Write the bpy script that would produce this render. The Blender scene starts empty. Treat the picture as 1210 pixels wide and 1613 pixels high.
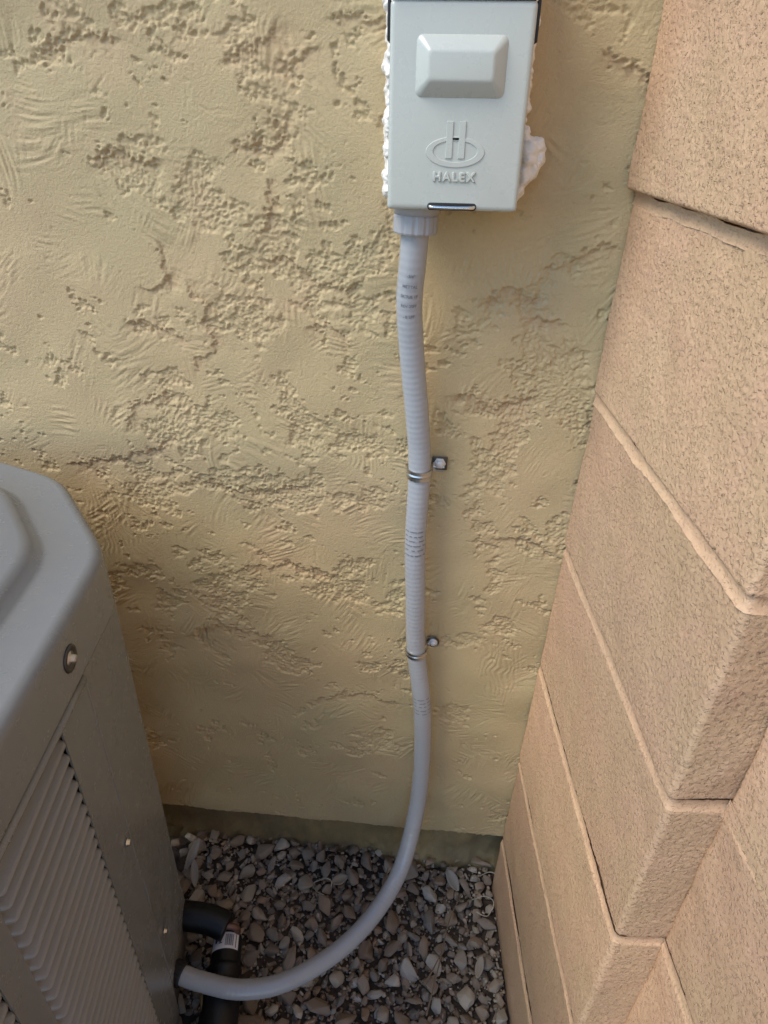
import bpy, bmesh, math, random
import numpy as np
from mathutils import Vector, Matrix, Euler
R = math.radians
scene = bpy.context.scene
COL = scene.collection

# ---------------------------------------------------------------- camera
cam_d = bpy.data.cameras.new('camera'); cam = bpy.data.objects.new('camera', cam_d); COL.objects.link(cam)
scene.camera = cam
cam_d.sensor_fit = 'HORIZONTAL'; cam_d.sensor_width = 36.0; cam_d.lens = 36.0 * 1053.69 / 1210.0
cam_d.clip_start = 0.02; cam_d.clip_end = 500
def cam_basis(p, y, r):
    f = Vector((math.sin(y) * math.cos(p), math.cos(y) * math.cos(p), -math.sin(p)))
    a = Vector((math.cos(y), -math.sin(y), 0)); u = a.cross(f)
    return a * math.cos(r) + u * math.sin(r), -a * math.sin(r) + u * math.cos(r), f
ca, cu, cf = cam_basis(0.5394, -0.052, 0.0458)
M = Matrix((ca, cu, -cf)).transposed().to_4x4(); M.translation = Vector((0, -0.72647, 1.20537))
cam.matrix_world = M

# ---------------------------------------------------------------- sky, sun, exposure
SUN_DIR = Vector((-0.74, -0.44, 1.0)).normalized()          # towards the light: above, left, behind the camera
el = math.asin(SUN_DIR.z); az = math.atan2(SUN_DIR.x, SUN_DIR.y)
world = bpy.data.worlds.new('World'); scene.world = world; world.use_nodes = True
wn = world.node_tree; wn.nodes.clear()
sky = wn.nodes.new('ShaderNodeTexSky'); sky.sky_type = 'NISHITA'; sky.sun_disc = False
sky.sun_elevation = el; sky.sun_rotation = az; sky.air_density = 1.0; sky.dust_density = 0.0; sky.ozone_density = 3.0
bg = wn.nodes.new('ShaderNodeBackground'); bg.inputs['Strength'].default_value = 0.13
wo = wn.nodes.new('ShaderNodeOutputWorld')
wn.links.new(sky.outputs[0], bg.inputs[0]); wn.links.new(bg.outputs[0], wo.inputs[0])
sun_d = bpy.data.lights.new('sun', 'SUN'); sun = bpy.data.objects.new('sun', sun_d); COL.objects.link(sun)
sun_d.energy = 1.5; sun_d.angle = R(32); sun_d.color = (1.0, 0.92, 0.78)
sun.rotation_euler = (-SUN_DIR).to_track_quat('-Z', 'Y').to_euler(); sun.location = (-2, -3, 5)
vs = scene.view_settings
vs.view_transform = 'Standard'; vs.look = 'None'; vs.gamma = 1.0; vs.exposure = 1.22; vs.use_curve_mapping = False

rng = np.random.default_rng(7); random.seed(7)

# ---------------------------------------------------------------- helpers
def link(name, me, mat=None, parent=None):
    o = bpy.data.objects.new(name, me); COL.objects.link(o)
    if mat is not None:
        me.materials.clear(); me.materials.append(mat)
    if parent is not None: o.parent = parent
    return o
def tag(o, label=None, cat=None, group=None, kind=None):
    for k, v in (('label', label), ('category', cat), ('group', group), ('kind', kind)):
        if v: o[k] = v
    return o
def empty(name, loc=(0, 0, 0), rot=(0, 0, 0)):
    o = bpy.data.objects.new(name, None); COL.objects.link(o); o.location = loc; o.rotation_euler = rot
    o.empty_display_size = .05
    return o
def pymesh(name, v, f, smooth=True):
    me = bpy.data.meshes.new(name); me.from_pydata([tuple(p) for p in v], [], f); me.update()
    if smooth: me.polygons.foreach_set('use_smooth', [True] * len(me.polygons))
    return me
def fix(me):
    bm = bmesh.new(); bm.from_mesh(me); bmesh.ops.recalc_face_normals(bm, faces=bm.faces); bm.to_mesh(me); bm.free(); return me
def gridmesh(name, P, smooth=True, flip=False):
    """P: (nv, nu, 3) array -> quad sheet"""
    nv, nu = P.shape[:2]
    idx = np.arange(nv * nu).reshape(nv, nu)
    q = np.stack([idx[:-1, :-1], idx[:-1, 1:], idx[1:, 1:], idx[1:, :-1]], -1).reshape(-1, 4)
    if flip: q = q[:, ::-1]
    me = bpy.data.meshes.new(name)
    me.vertices.add(nv * nu); me.vertices.foreach_set('co', P.reshape(-1).astype(np.float32))
    me.loops.add(q.size); me.loops.foreach_set('vertex_index', q.reshape(-1).astype(np.int32))
    me.polygons.add(len(q)); me.polygons.foreach_set('loop_start', np.arange(0, q.size, 4, dtype=np.int32))
    me.polygons.foreach_set('loop_total', np.full(len(q), 4, dtype=np.int32))
    me.polygons.foreach_set('use_smooth', np.full(len(q), smooth))
    me.update(calc_edges=True)
    return me
def boxmesh(name, x0, x1, y0, y1, z0, z1, bev=0.0, seg=2, smooth=False):
    bm = bmesh.new()
    m = Matrix.Diagonal((x1 - x0, y1 - y0, z1 - z0, 1)); m.translation = ((x0 + x1) / 2, (y0 + y1) / 2, (z0 + z1) / 2)
    bmesh.ops.create_cube(bm, size=1, matrix=m)
    if bev: bmesh.ops.bevel(bm, geom=bm.edges[:], offset=bev, segments=seg, profile=.5, affect='EDGES')
    if bev or smooth:
        for f in bm.faces: f.smooth = True
    me = bpy.data.meshes.new(name); bm.to_mesh(me); bm.free(); return me
def catmull(pts, n):
    P = np.array(pts, float); P = np.vstack([2 * P[0] - P[1], P, 2 * P[-1] - P[-2]])
    out = []
    for i in range(1, len(P) - 2):
        for t in np.linspace(0, 1, n, endpoint=False):
            a, b, c, d = P[i - 1:i + 3]
            out.append(.5 * ((2 * b) + (c - a) * t + (2 * a - 5 * b + 4 * c - d) * t * t + (3 * b - a - 3 * c + d) * t ** 3))
    out.append(P[-2]); return np.array(out)
def resample(P, step):
    s = np.r_[0, np.cumsum(np.linalg.norm(np.diff(P, axis=0), axis=1))]
    t = np.linspace(0, s[-1], max(3, int(s[-1] / step) + 1))
    return np.stack([np.interp(t, s, P[:, k]) for k in range(3)], 1), t
def frames(P, up=(0, -1, 0)):
    T = np.gradient(P, axis=0); T /= np.linalg.norm(T, axis=1)[:, None]
    N = []; n = np.array(up, float)
    for t in T:
        n = n - t * (n @ t); n /= np.linalg.norm(n); N.append(n.copy())
    N = np.array(N); B = np.cross(T, N); return T, N, B
def tubemesh(name, P, rad, nseg=20, cap=True, up=(0, -1, 0), jitter=0.0):
    T, N, B = frames(P, up); rad = np.broadcast_to(rad, (len(P),))
    a = np.linspace(0, 2 * np.pi, nseg, endpoint=False)
    V = P[:, None] + rad[:, None, None] * (np.cos(a)[None, :, None] * N[:, None] + np.sin(a)[None, :, None] * B[:, None])
    if jitter: V = V + rng.normal(0, jitter, V.shape)
    n = len(P); vs_ = V.reshape(-1, 3).tolist(); f = []
    for i in range(n - 1):
        for j in range(nseg):
            k = (j + 1) % nseg
            f.append((i * nseg + j, i * nseg + k, (i + 1) * nseg + k, (i + 1) * nseg + j))
    if cap: f += [tuple(range(nseg))[::-1], tuple((n - 1) * nseg + j for j in range(nseg))]
    return fix(pymesh(name, vs_, f))
def lathe(name, prof, nseg=32, sharp=None):
    """prof: list of (r, z); around z"""
    v = []; f = []
    for r, z in prof:
        for j in range(nseg):
            a = 2 * math.pi * j / nseg; v.append((r * math.cos(a), r * math.sin(a), z))
    n = len(prof)
    for i in range(n - 1):
        for j in range(nseg):
            k = (j + 1) % nseg; f.append((i * nseg + j, i * nseg + k, (i + 1) * nseg + k, (i + 1) * nseg + j))
    f += [tuple(range(nseg))[::-1], tuple((n - 1) * nseg + j for j in range(nseg))]
    return fix(pymesh(name, v, f))

# periodic band-passed noise fields, used for real surface relief
def bandnoise(n, dx, lo, hi, ang=0.0, stretch=1.0, seed=None):
    g = np.random.default_rng(seed) if seed is not None else rng
    w = np.fft.rfft2(g.standard_normal((n, n)))
    fz = np.fft.fftfreq(n, dx)[:, None]; fx = np.fft.rfftfreq(n, dx)[None]
    u = (fx * math.cos(ang) + fz * math.sin(ang)) * stretch; v = -fx * math.sin(ang) + fz * math.cos(ang)
    k = np.sqrt(u * u + v * v)
    h = np.fft.irfft2(w * np.exp(-(k * lo) ** 2) * (1 - np.exp(-(k * hi) ** 2)) / np.maximum(k, 1 / (n * dx)) ** .5, s=(n, n))
    return (h / h.std()).astype(np.float32)
def samp(A, x, z, dx):
    n = A.shape[0]; i = x / dx; j = z / dx
    i0 = np.floor(i).astype(int); j0 = np.floor(j).astype(int); a = i - i0; b = j - j0
    i0 %= n; j0 %= n; i1 = (i0 + 1) % n; j1 = (j0 + 1) % n
    return (A[j0, i0] * (1 - a) + A[j0, i1] * a) * (1 - b) + (A[j1, i0] * (1 - a) + A[j1, i1] * a) * b
def sstep(a, b, x):
    t = np.clip((x - a) / (b - a), 0, 1); return t * t * (3 - 2 * t)

# ---------------------------------------------------------------- materials
def newmat(name):
    m = bpy.data.materials.new(name); m.use_nodes = True; return m, m.node_tree, m.node_tree.nodes['Principled BSDF']
def srgb(r, g, b):
    return tuple(((c / 255) / 12.92 if c / 255 <= .04045 else ((c / 255 + .055) / 1.055) ** 2.4) for c in (r, g, b)) + (1,)
class NT:
    def __init__(s, nt): s.nt = nt
    def n(s, t, **kw):
        o = s.nt.nodes.new(t)
        for k, v in kw.items():
            if k.startswith('_'): setattr(o, k[1:], v)
            else: o.inputs[k.replace('0', ' ')].default_value = v
        return o
    def l(s, a, b): s.nt.links.new(a, b)
    def coords(s, kind='Object'): return s.n('ShaderNodeTexCoord').outputs[kind]
    def noise(s, scale, detail=4, rough=.55, vec=None, dist=0.0):
        o = s.n('ShaderNodeTexNoise'); o.inputs['Scale'].default_value = scale; o.inputs['Detail'].default_value = detail
        o.inputs['Roughness'].default_value = rough; o.inputs['Distortion'].default_value = dist
        s.l(vec if vec is not None else s.coords(), o.inputs['Vector']); return o.outputs['Fac']
    def ramp(s, fac, stops):
        o = s.n('ShaderNodeValToRGB'); e = o.color_ramp.elements
        while len(e) < len(stops): e.new(.5)
        for k, (p, c) in enumerate(stops): e[k].position = p; e[k].color = c
        s.l(fac, o.inputs[0]); return o.outputs[0]
    def mix(s, fac, a, b, mode='MIX'):
        o = s.n('ShaderNodeMix', _data_type='RGBA', _blend_type=mode)
        for sock, v in ((0, fac), (6, a), (7, b)):
            if hasattr(v, 'is_output'): s.l(v, o.inputs[sock])
            else: o.inputs[sock].default_value = v
        return o.outputs[2]
    def math(s, op, a, b=0.0):
        o = s.n('ShaderNodeMath', _operation=op)
        for k, v in enumerate((a, b)):
            if hasattr(v, 'is_output'): s.l(v, o.inputs[k])
            else: o.inputs[k].default_value = v
        return o.outputs[0]
    def bump(s, h, dist, strength=1.0, normal=None):
        o = s.n('ShaderNodeBump'); o.inputs['Strength'].default_value = strength; o.inputs['Distance'].default_value = dist
        s.l(h, o.inputs['Height'])
        if normal is not None: s.l(normal, o.inputs['Normal'])
        return o.outputs[0]
def g(v): return (v, v, v, 1)

def mat_stucco(name, c1, c2, c3, dirt=0.0):
    m, nt, b = newmat(name); t = NT(nt)
    big = t.noise(5.5, 3); mid = t.noise(14, 5, .65); fine = t.noise(260, 3)
    col = t.mix(t.ramp(big, [(.35, g(0)), (.65, g(1))]), c1, c2)
    col = t.mix(t.math('MULTIPLY', t.ramp(mid, [(.52, g(0)), (.74, g(1))]), .55), col, c3)
    col = t.mix(t.math('MULTIPLY', t.ramp(fine, [(.3, g(0)), (.7, g(1))]), .22), col, tuple(x * .72 for x in c1[:3]) + (1,))
    ba = t.n('ShaderNodeAttribute'); ba.attribute_name = 'tear_tint'
    col = t.mix(t.math('MULTIPLY', ba.outputs['Fac'], .55), col, (.40, .22, .12, 1))  # reddish-brown tint along the hollow side of the tears
    if dirt:
        col = t.mix(t.math('MULTIPLY', t.ramp(t.noise(11, 5, .65), [(.4, g(0)), (.62, g(1))]), dirt), col, (.10, .085, .06, 1))
    t.l(col, b.inputs['Base Color'])
    b.inputs['Roughness'].default_value = .62; b.inputs['Specular IOR Level'].default_value = .35
    n1 = t.bump(t.noise(520, 4, .65), .0009, .9)
    t.l(n1, b.inputs['Normal']); return m
def mat_block(name, c1, c2, c3, pit=.0012):
    m, nt, b = newmat(name); t = NT(nt)
    oi = t.n('ShaderNodeObjectInfo').outputs['Random']
    big = t.noise(4.5, 3); mid = t.noise(30, 4, .6)
    col = t.mix(t.ramp(big, [(.38, g(0)), (.62, g(1))]), c1, c2)
    col = t.mix(t.math('MULTIPLY', t.ramp(mid, [(.5, g(0)), (.75, g(1))]), .5), col, c3)
    hs = t.n('ShaderNodeHueSaturation'); t.l(col, hs.inputs['Color'])
    t.l(t.math('ADD', t.math('MULTIPLY', oi, .2), .9), hs.inputs['Value'])
    v = t.n('ShaderNodeTexVoronoi'); v.inputs['Scale'].default_value = 330; t.l(t.coords(), v.inputs['Vector'])
    sp = t.noise(600, 2); pn = t.ramp(t.noise(330, 3, .6), [(.30, g(0)), (.46, g(1))])
    t.l(t.mix(t.math('MULTIPLY', t.ramp(sp, [(.60, g(0)), (.72, g(1))]), .16), hs.outputs[0], tuple(x * .55 for x in c1[:3]) + (1,)), b.inputs['Base Color'])
    b.inputs['Roughness'].default_value = .8; b.inputs['Specular IOR Level'].default_value = .25
    n1 = t.bump(pn, pit * .9, .9, t.bump(t.noise(480, 5, .7), pit * .7, .9))
    t.l(n1, b.inputs['Normal']); return m
def mat_paint(name, col, rough=.45, metal=0.0, var=.08, bumpd=.0001, bscale=700, dirt=None, spec=.5):
    m, nt, b = newmat(name); t = NT(nt)
    c = t.mix(t.math('MULTIPLY', t.noise(9, 4, .6), var * 2), col, tuple(x * .7 for x in col[:3]) + (1,))
    if dirt:
        c = t.mix(t.math('MULTIPLY', t.ramp(t.noise(38, 5, .7), [(.5, g(0)), (.72, g(1))]), dirt[1]), c, dirt[0])
    t.l(c, b.inputs['Base Color']); b.inputs['Metallic'].default_value = metal; b.inputs['Specular IOR Level'].default_value = spec
    t.l(t.ramp(t.noise(60, 4), [(.2, g(max(0, rough - .03))), (.8, g(min(1, rough + .05)))]), b.inputs['Roughness'])
    t.l(t.bump(t.noise(bscale, 2), bumpd), b.inputs['Normal']); return m

STUCCO = mat_stucco('stucco_paint', (.55, .405, .22, 1), (.50, .40, .215, 1), (.56, .38, .22, 1))
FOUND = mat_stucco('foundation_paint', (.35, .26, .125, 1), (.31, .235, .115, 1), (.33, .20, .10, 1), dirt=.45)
BLOCK = mat_block('block_paint', (.58, .375, .24, 1), (.56, .385, .235, 1), (.59, .365, .255, 1))
MORTAR = mat_block('mortar_paint', (.60, .395, .25, 1), (.58, .40, .25, 1), (.61, .385, .26, 1), pit=.0007)
BOXPAINT = mat_paint('box_enamel', (.50, .52, .47, 1), .27, var=.03, bumpd=.00005, bscale=900, dirt=((.45, .44, .38, 1), .06))
BLACK = mat_paint('black_nut_and_gaps', (.012, .012, .013, 1), .55)
FOAM = mat_paint('black_foam', (.004, .0045, .006, 1), .45, bumpd=.0004, bscale=260)
CHROME = mat_paint('bright_steel', (.72, .72, .70, 1), .18, metal=1.0, var=.05)
ZINC = mat_paint('zinc_steel', (.55, .55, .54, 1), .33, metal=1.0, var=.12)
DARKSTEEL = mat_paint('dark_steel', (.10, .10, .10, 1), .4, metal=.9, var=.2)
PALEZINC = mat_paint('pale_zinc', (.74, .74, .72, 1), .4, metal=.25, var=.05)
CAULK = mat_paint('caulk', (.86, .82, .76, 1), .38, var=.06, bumpd=.0004, bscale=220)
PVC = mat_paint('conduit_vinyl', (.375, .385, .40, 1), .20, var=.04, bumpd=.00004, bscale=260)
NUT = mat_paint('connector_plastic', (.36, .36, .37, 1), .42, var=.05)
INK = mat_paint('ink', (.07, .07, .075, 1), .6); FADED = mat_paint('faded_ink', (.17, .17, .18, 1), .6)
UNIT = mat_paint('unit_enamel', (.185, .195, .203, 1), .25, var=.06, bumpd=.00002, bscale=520, dirt=((.30, .28, .24, 1), .10), spec=.6)
UNIT_LIT = mat_paint('unit_enamel_lit', (.255, .26, .27, 1), .36, var=.10, bumpd=.00018, bscale=420, dirt=((.34, .30, .25, 1), .35))  # unit enamel again, lightened so the up-facing slats look lit
COIL = mat_paint('coil', (.02, .02, .02, 1), .7)
COPPER = mat_paint('copper', (.22, .13, .10, 1), .5, metal=.6, var=.2)
BRASS = mat_paint('brass', (.45, .33, .14, 1), .4, metal=.8, var=.2)
LABELW = mat_paint('label_paper', (.78, .78, .80, 1), .5, var=.02)
PAVER = mat_block('paver_concrete', (.24, .16, .10, 1), (.21, .15, .10, 1), (.19, .13, .09, 1))
def mat_stone():
    m, nt, b = newmat('gravel_stone'); t = NT(nt)
    a = t.n('ShaderNodeObjectInfo').outputs['Random']; i = t.n('ShaderNodeNewGeometry').outputs['Random Per Island']
    r = t.math('FRACT', t.math('ADD', a, i))
    col = t.ramp(r, [(0, (.24, .18, .13, 1)), (.20, (.36, .27, .19, 1)), (.40, (.28, .25, .21, 1)), (.60, (.40, .28, .185, 1)),
                     (.76, (.42, .36, .28, 1)), (.90, (.55, .48, .38, 1)), (1, (.70, .62, .50, 1))])
    n = t.noise(90, 5, .65)
    col = t.mix(t.math('MULTIPLY', t.ramp(n, [(.4, g(0)), (.68, g(1))]), .55), col, (.15, .11, .08, 1))
    t.l(col, b.inputs['Base Color']); b.inputs['Roughness'].default_value = .68
    t.l(t.bump(t.noise(240, 5, .65), .0012, .8), b.inputs['Normal']); return m
STONE = mat_stone()
m, nt, b = newmat('soil'); t = NT(nt)
t.l(t.ramp(t.noise(70, 6, .7), [(.3, (.05, .036, .026, 1)), (.6, (.12, .088, .064, 1)), (.8, (.22, .17, .13, 1))]), b.inputs['Base Color'])
b.inputs['Roughness'].default_value = .95
t.l(t.bump(t.noise(130, 6, .75), .006), b.inputs['Normal']); SOIL = m
TWIG = mat_paint('dry_stem', (.23, .17, .11, 1), .8, var=.3)
STRAW = mat_paint('pale_fibre', (.46, .40, .31, 1), .7, var=.2)

# ================================================================ ground
gr = link('ground', gridmesh('ground', np.array([[[-60, -60, -.012], [60, -60, -.012]], [[-60, 60, -.012], [60, 60, -.012]]], float)), SOIL)
tag(gr, kind='structure')

# ================================================================ stucco wall
wall = tag(empty('stucco_wall', (0, 0, 0)), 'tan yellow hand-trowelled stucco house wall behind the grey conduit', 'wall')
N = 1280; DX = .0012
px = rng  # shorthand
warpx = bandnoise(N, DX, .03, .14, seed=1) * .010; warpz = bandnoise(N, DX, .03, .14, seed=2) * .010
gx, gz = np.meshgrid(np.arange(N) * DX, np.arange(N) * DX)
wx, wz = gx + warpx, gz + warpz
def W(A): return samp(A, wx, wz, DX)
X0, Z0 = -.95, -.10                                   # wall coordinates of the field's corner
WX, WZ = gx + X0, gz + Z0
base = .75 * bandnoise(N, DX, .05, .20, seed=3) + .55 * bandnoise(N, DX, .012, .045, seed=4, ang=R(-20), stretch=1.5) + .26 * bandnoise(N, DX, .0040, .014, seed=5) + 1.0
# rough zones of the real wall: (x, z, rx, rz, amount); positive amount = smoother
ZONES = [(-.17, 1.235, .05, .03, -1.8), (-.13, 1.17, .05, .03, -1.6), (-.30, 1.16, .05, .03, -2.0), (-.24, 1.10, .06, .035, -1.8), (-.13, 1.06, .06, .03, -1.6),
         (-.07, 1.00, .05, .03, -1.7), (-.20, 1.00, .03, .05, -1.4), (-.22, .92, .05, .03, -1.5), (-.29, .86, .05, .04, -1.9), (-.10, .87, .07, .03, -1.5), (-.15, .80, .12, .03, -1.7),
         (-.33, .78, .06, .03, -1.4), (.10, .99, .05, .03, -1.4), (.15, .95, .05, .05, -1.6), (.10, .90, .05, .03, -1.6), (.12, .78, .05, .04, -1.2), (-.12, .66, .15, .03, -1.5),
         (-.28, .62, .09, .03, -1.6), (.08, .56, .06, .03, -1.2), (-.14, .50, .12, .025, -1.4), (-.05, .36, .10, .03, -1.2), (.09, 1.29, .05, .015, -1.5), (-.30, 1.27, .09, .015, -1.3),
         (-.36, 1.06, .08, .10, 1.6), (-.16, .95, .05, .04, 1.5), (.12, 1.14, .06, .05, 1.6), (.14, 1.22, .05, .03, 1.3), (-.24, 1.21, .05, .03, 1.2), (-.08, 1.23, .03, .06, 1.3),
         (-.06, .73, .07, .03, 1.1), (.05, .70, .03, .05, 1.0), (-.22, .44, .15, .05, .9), (.13, .45, .05, .08, .8), (.1, .25, .08, .06, .9), (-.15, .22, .2, .05, .8), (.05, 1.05, .04, .03, 1.2)]
for x, z, rx, rz, am in ZONES:
    base += am * np.exp(-((WX - x - warpx) / rx) ** 2 - ((WZ - z - warpz) / rz) ** 2)
base += .30 * sstep(.80, .45, WZ) + .12
soft = np.clip(.5 + .45 * bandnoise(N, DX, .06, .2, seed=6), 0, 1)
wid = .03 + .5 * soft ** 2
plat = sstep(-wid, wid, base)
edge = np.exp(-((base - .10) / .16) ** 2) * (1 - soft)
crumb = np.tanh(2.0 * bandnoise(N, DX, .0016, .0052, ang=R(8), stretch=1.5, seed=8)) + .5 * W(bandnoise(N, DX, .006, .022, ang=R(-12), stretch=1.6, seed=9))
crumb2 = bandnoise(N, DX, .0012, .0030, seed=10)
# trowel strokes, blended between directions
bowx = bandnoise(N, DX, .12, .5, seed=18) * .008; bowz = bandnoise(N, DX, .12, .5, seed=19) * .008
wts = []; strokes = []
for k, (an, st) in enumerate(((0, .10), (R(62), .10), (R(92), .09), (R(-38), .10), (R(35), .12))):
    wts.append(np.exp(3.4 * bandnoise(N, DX, .07, .26, seed=20 + k)))
    strokes.append(samp(bandnoise(N, DX, .0018, .0080, ang=an, stretch=1.5 / st, seed=30 + k), gx + bowx, gz + bowz, DX))
wts = np.array(wts); wts /= wts.sum(0); stroke = (wts * np.array(strokes)).sum(0)
smear = []
for k, (an, st) in enumerate(((0, 3.2), (R(62), 3), (R(92), 2.6), (R(-30), 3), (R(20), 3))):
    smear.append(samp(bandnoise(N, DX, .0017, .0058, ang=an, stretch=st, seed=60 + k), gx + bowx, gz + bowz, DX))
smear = (wts * np.array(smear)).sum(0); smear = np.tanh(1.2 * smear / smear.std()) + .3 * smear
strength = np.clip(.35 + .6 * bandnoise(N, DX, .05, .16, seed=11), .05, 1.6)
comb = np.zeros_like(base)
for x, z, rx, rz, an, pitch in ((-.165, 1.245, .035, .028, 0, .0062), (-.13, 1.175, .025, .02, R(40), .005), (.165, 1.075, .022, .012, R(62), .006), (-.10, .98, .03, .012, R(105), .005),
                                (-.19, .92, .02, .025, R(58), .005), (-.06, .84, .025, .015, R(20), .005), (-.02, 1.28, .04, .03, R(86), .012), (.07, 1.06, .03, .03, R(12), .007), (-.40, .72, .04, .06, R(15), .006), (.14, .52, .03, .06, R(5), .007)):
    ph = (WX * math.cos(an) + WZ * math.sin(an) + warpx * .35) / pitch
    comb += np.exp(-(((WX - x) / rx) ** 2 + ((WZ - z) / rz) ** 2) ** 2) * np.sin(2 * np.pi * ph)
# torn edges where the trowel lifted the coat: (points x, z), direction of the hollow
TEARS = [
    ([(-0.2, 1.244), (-0.185, 1.251), (-0.165, 1.252), (-0.155, 1.254), (-0.152, 1.266)], (0.1, -1)),
    ([(-0.15, 1.24), (-0.139, 1.237), (-0.126, 1.248)], (0, -1)),
    ([(-0.344, 1.153), (-0.317, 1.157), (-0.279, 1.155)], (0, -1)),
    ([(-0.201, 1.172), (-0.179, 1.174), (-0.163, 1.172), (-0.159, 1.183), (-0.152, 1.193)], (0.3, -1)),
    ([(-0.164, 1.14), (-0.167, 1.128), (-0.163, 1.115), (-0.172, 1.097)], (1, 0)),
    ([(-0.289, 1.072), (-0.282, 1.048), (-0.282, 1.034)], (1, 0.2)),
    ([(-0.258, 1.033), (-0.247, 1.013), (-0.24, 0.977), (-0.242, 0.966), (-0.259, 0.957), (-0.261, 0.944)], (1, -0.1)),
    ([(-0.329, 0.993), (-0.304, 0.993), (-0.276, 0.979)], (-0.2, -1)),
    ([(-0.168, 1.069), (-0.142, 1.064), (-0.116, 1.048), (-0.076, 1.048)], (0, -1)),
    ([(-0.306, 1.035), (-0.284, 1.04)], (0, -1)),
    ([(-0.127, 0.996), (-0.111, 1.0), (-0.084, 0.984)], (0, -1)),
    ([(0.124, 1.077), (0.146, 1.087), (0.168, 1.098), (0.183, 1.096)], (0.2, -1)),
    ([(0.146, 1.257), (0.158, 1.252), (0.182, 1.24)], (-0.5, -1)),
    ([(0.114, 1.026), (0.148, 1.018)], (0, -1)),
    ([(-0.352, 0.87), (-0.341, 0.898), (-0.299, 0.906)], (0.5, -1)),
    ([(-0.307, 0.851), (-0.324, 0.832), (-0.373, 0.823), (-0.431, 0.804)], (0, -1)),
    ([(-0.106, 1.273), (-0.083, 1.279), (-0.06, 1.276)], (0, -1)),
    ([(-0.378, 1.246), (-0.352, 1.251), (-0.31, 1.254)], (0, -1)),
    ([(0.056, 1.04), (0.081, 1.052), (0.115, 1.044)], (0, -1)),
    ([(0.039, 0.933), (0.077, 0.921), (0.118, 0.931)], (0, -1)),
    ([(0.106, 0.741), (0.145, 0.749), (0.181, 0.728)], (0, -1)),
    ([(-0.26, 0.795), (-0.204, 0.785), (-0.139, 0.795)], (0, -1)),
    ([(-0.229, 0.659), (-0.167, 0.675), (-0.107, 0.665)], (0, -1)),
    ([(-0.313, 0.537), (-0.274, 0.559), (-0.2, 0.549)], (0, -1)),
    ([(-0.127, 0.428), (-0.069, 0.449), (-0.01, 0.436)], (0, -1)),
]
tear = np.zeros_like(base); tear_tint = np.zeros_like(base); jag = 2.2 * bandnoise(N, DX, .005, .03, seed=71) + 1.2 * bandnoise(N, DX, .002, .008, seed=72)
for pts, hd in TEARS:
    pts = np.array(pts); hd = np.array(hd) / np.hypot(*hd)
    i0, j0 = ((pts.min(0) - .06 - (X0, Z0)) / DX).astype(int); i1, j1 = ((pts.max(0) + .06 - (X0, Z0)) / DX).astype(int)
    i0, j0 = max(i0, 0), max(j0, 0); sl = (slice(j0, j1), slice(i0, i1))
    gxw, gzw = WX[sl] + warpx[sl] * .3, WZ[sl] + warpz[sl] * .3; best = np.full(gxw.shape, 9.0); sd = np.zeros(gxw.shape); along = np.zeros(gxw.shape)
    for a, b_ in zip(pts[:-1], pts[1:]):
        t_ = b_ - a; L_ = np.hypot(*t_); t_ = t_ / L_; n_ = np.array([-t_[1], t_[0]]); n_ = n_ if n_ @ hd > 0 else -n_
        u_ = (gxw - a[0]) * t_[0] + (gzw - a[1]) * t_[1]; cu_ = np.clip(u_, 0, L_)
        dd = np.hypot(gxw - a[0] - cu_ * t_[0], gzw - a[1] - cu_ * t_[1]); v_ = (gxw - a[0]) * n_[0] + (gzw - a[1]) * n_[1]
        m_ = dd < best; best = np.where(m_, dd, best); sd = np.where(m_, np.sign(v_) * dd, sd); along = np.where(m_, np.abs(u_ - cu_), along)
    d_ = sd + jag[sl] * .001; fade = np.exp(-(along / .008) ** 2)
    hol = sstep(-.0003, .0009, d_) * np.exp(-np.maximum(d_, 0) / .011) * fade; lipp = sstep(.0006, -.0006, d_) * np.exp(np.minimum(d_, 0) / .006) * fade
    tear[sl] += -1.9 * hol + .55 * lipp; tear_tint[sl] = np.maximum(tear_tint[sl], sstep(-.0003, .0009, d_) * np.exp(-np.maximum(d_, 0) / .004) * fade)
pits = sstep(2.35, 3.0, bandnoise(N, DX, .0028, .007, seed=12))
crack = np.exp(-(W(bandnoise(N, DX, .02, .09, seed=13)) / .035) ** 2) * sstep(.6, 1.4, bandnoise(N, DX, .05, .15, seed=14))
H = (1.5 * plat + (1 - plat) * (.34 * crumb + .46 * smear + .20 * crumb2) + plat * (.32 * stroke * strength + .09 * crumb2 + .12 * crumb * sstep(.8, .2, base))
     + .40 * edge + tear + .38 * comb - .9 * pits - .8 * crack * plat + .8 * bandnoise(N, DX, .08, .4, seed=15)) * .00118
H -= H.mean() + .0008
def axis(lo, dlo, dhi, hi, fine, coarse):
    return np.unique(np.round(np.r_[np.arange(lo, dlo, coarse), np.arange(dlo, dhi, fine), np.arange(dhi, hi + coarse, coarse)], 5))
xs = axis(-3.0, -.55, .26, 1.2, .0012, .012); zs = axis(.121, .121, 1.32, 2.8, .0012, .012)
gxx, gzz = np.meshgrid(xs, zs)
HH = samp(H, gxx - X0, gzz - Z0, DX)
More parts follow.
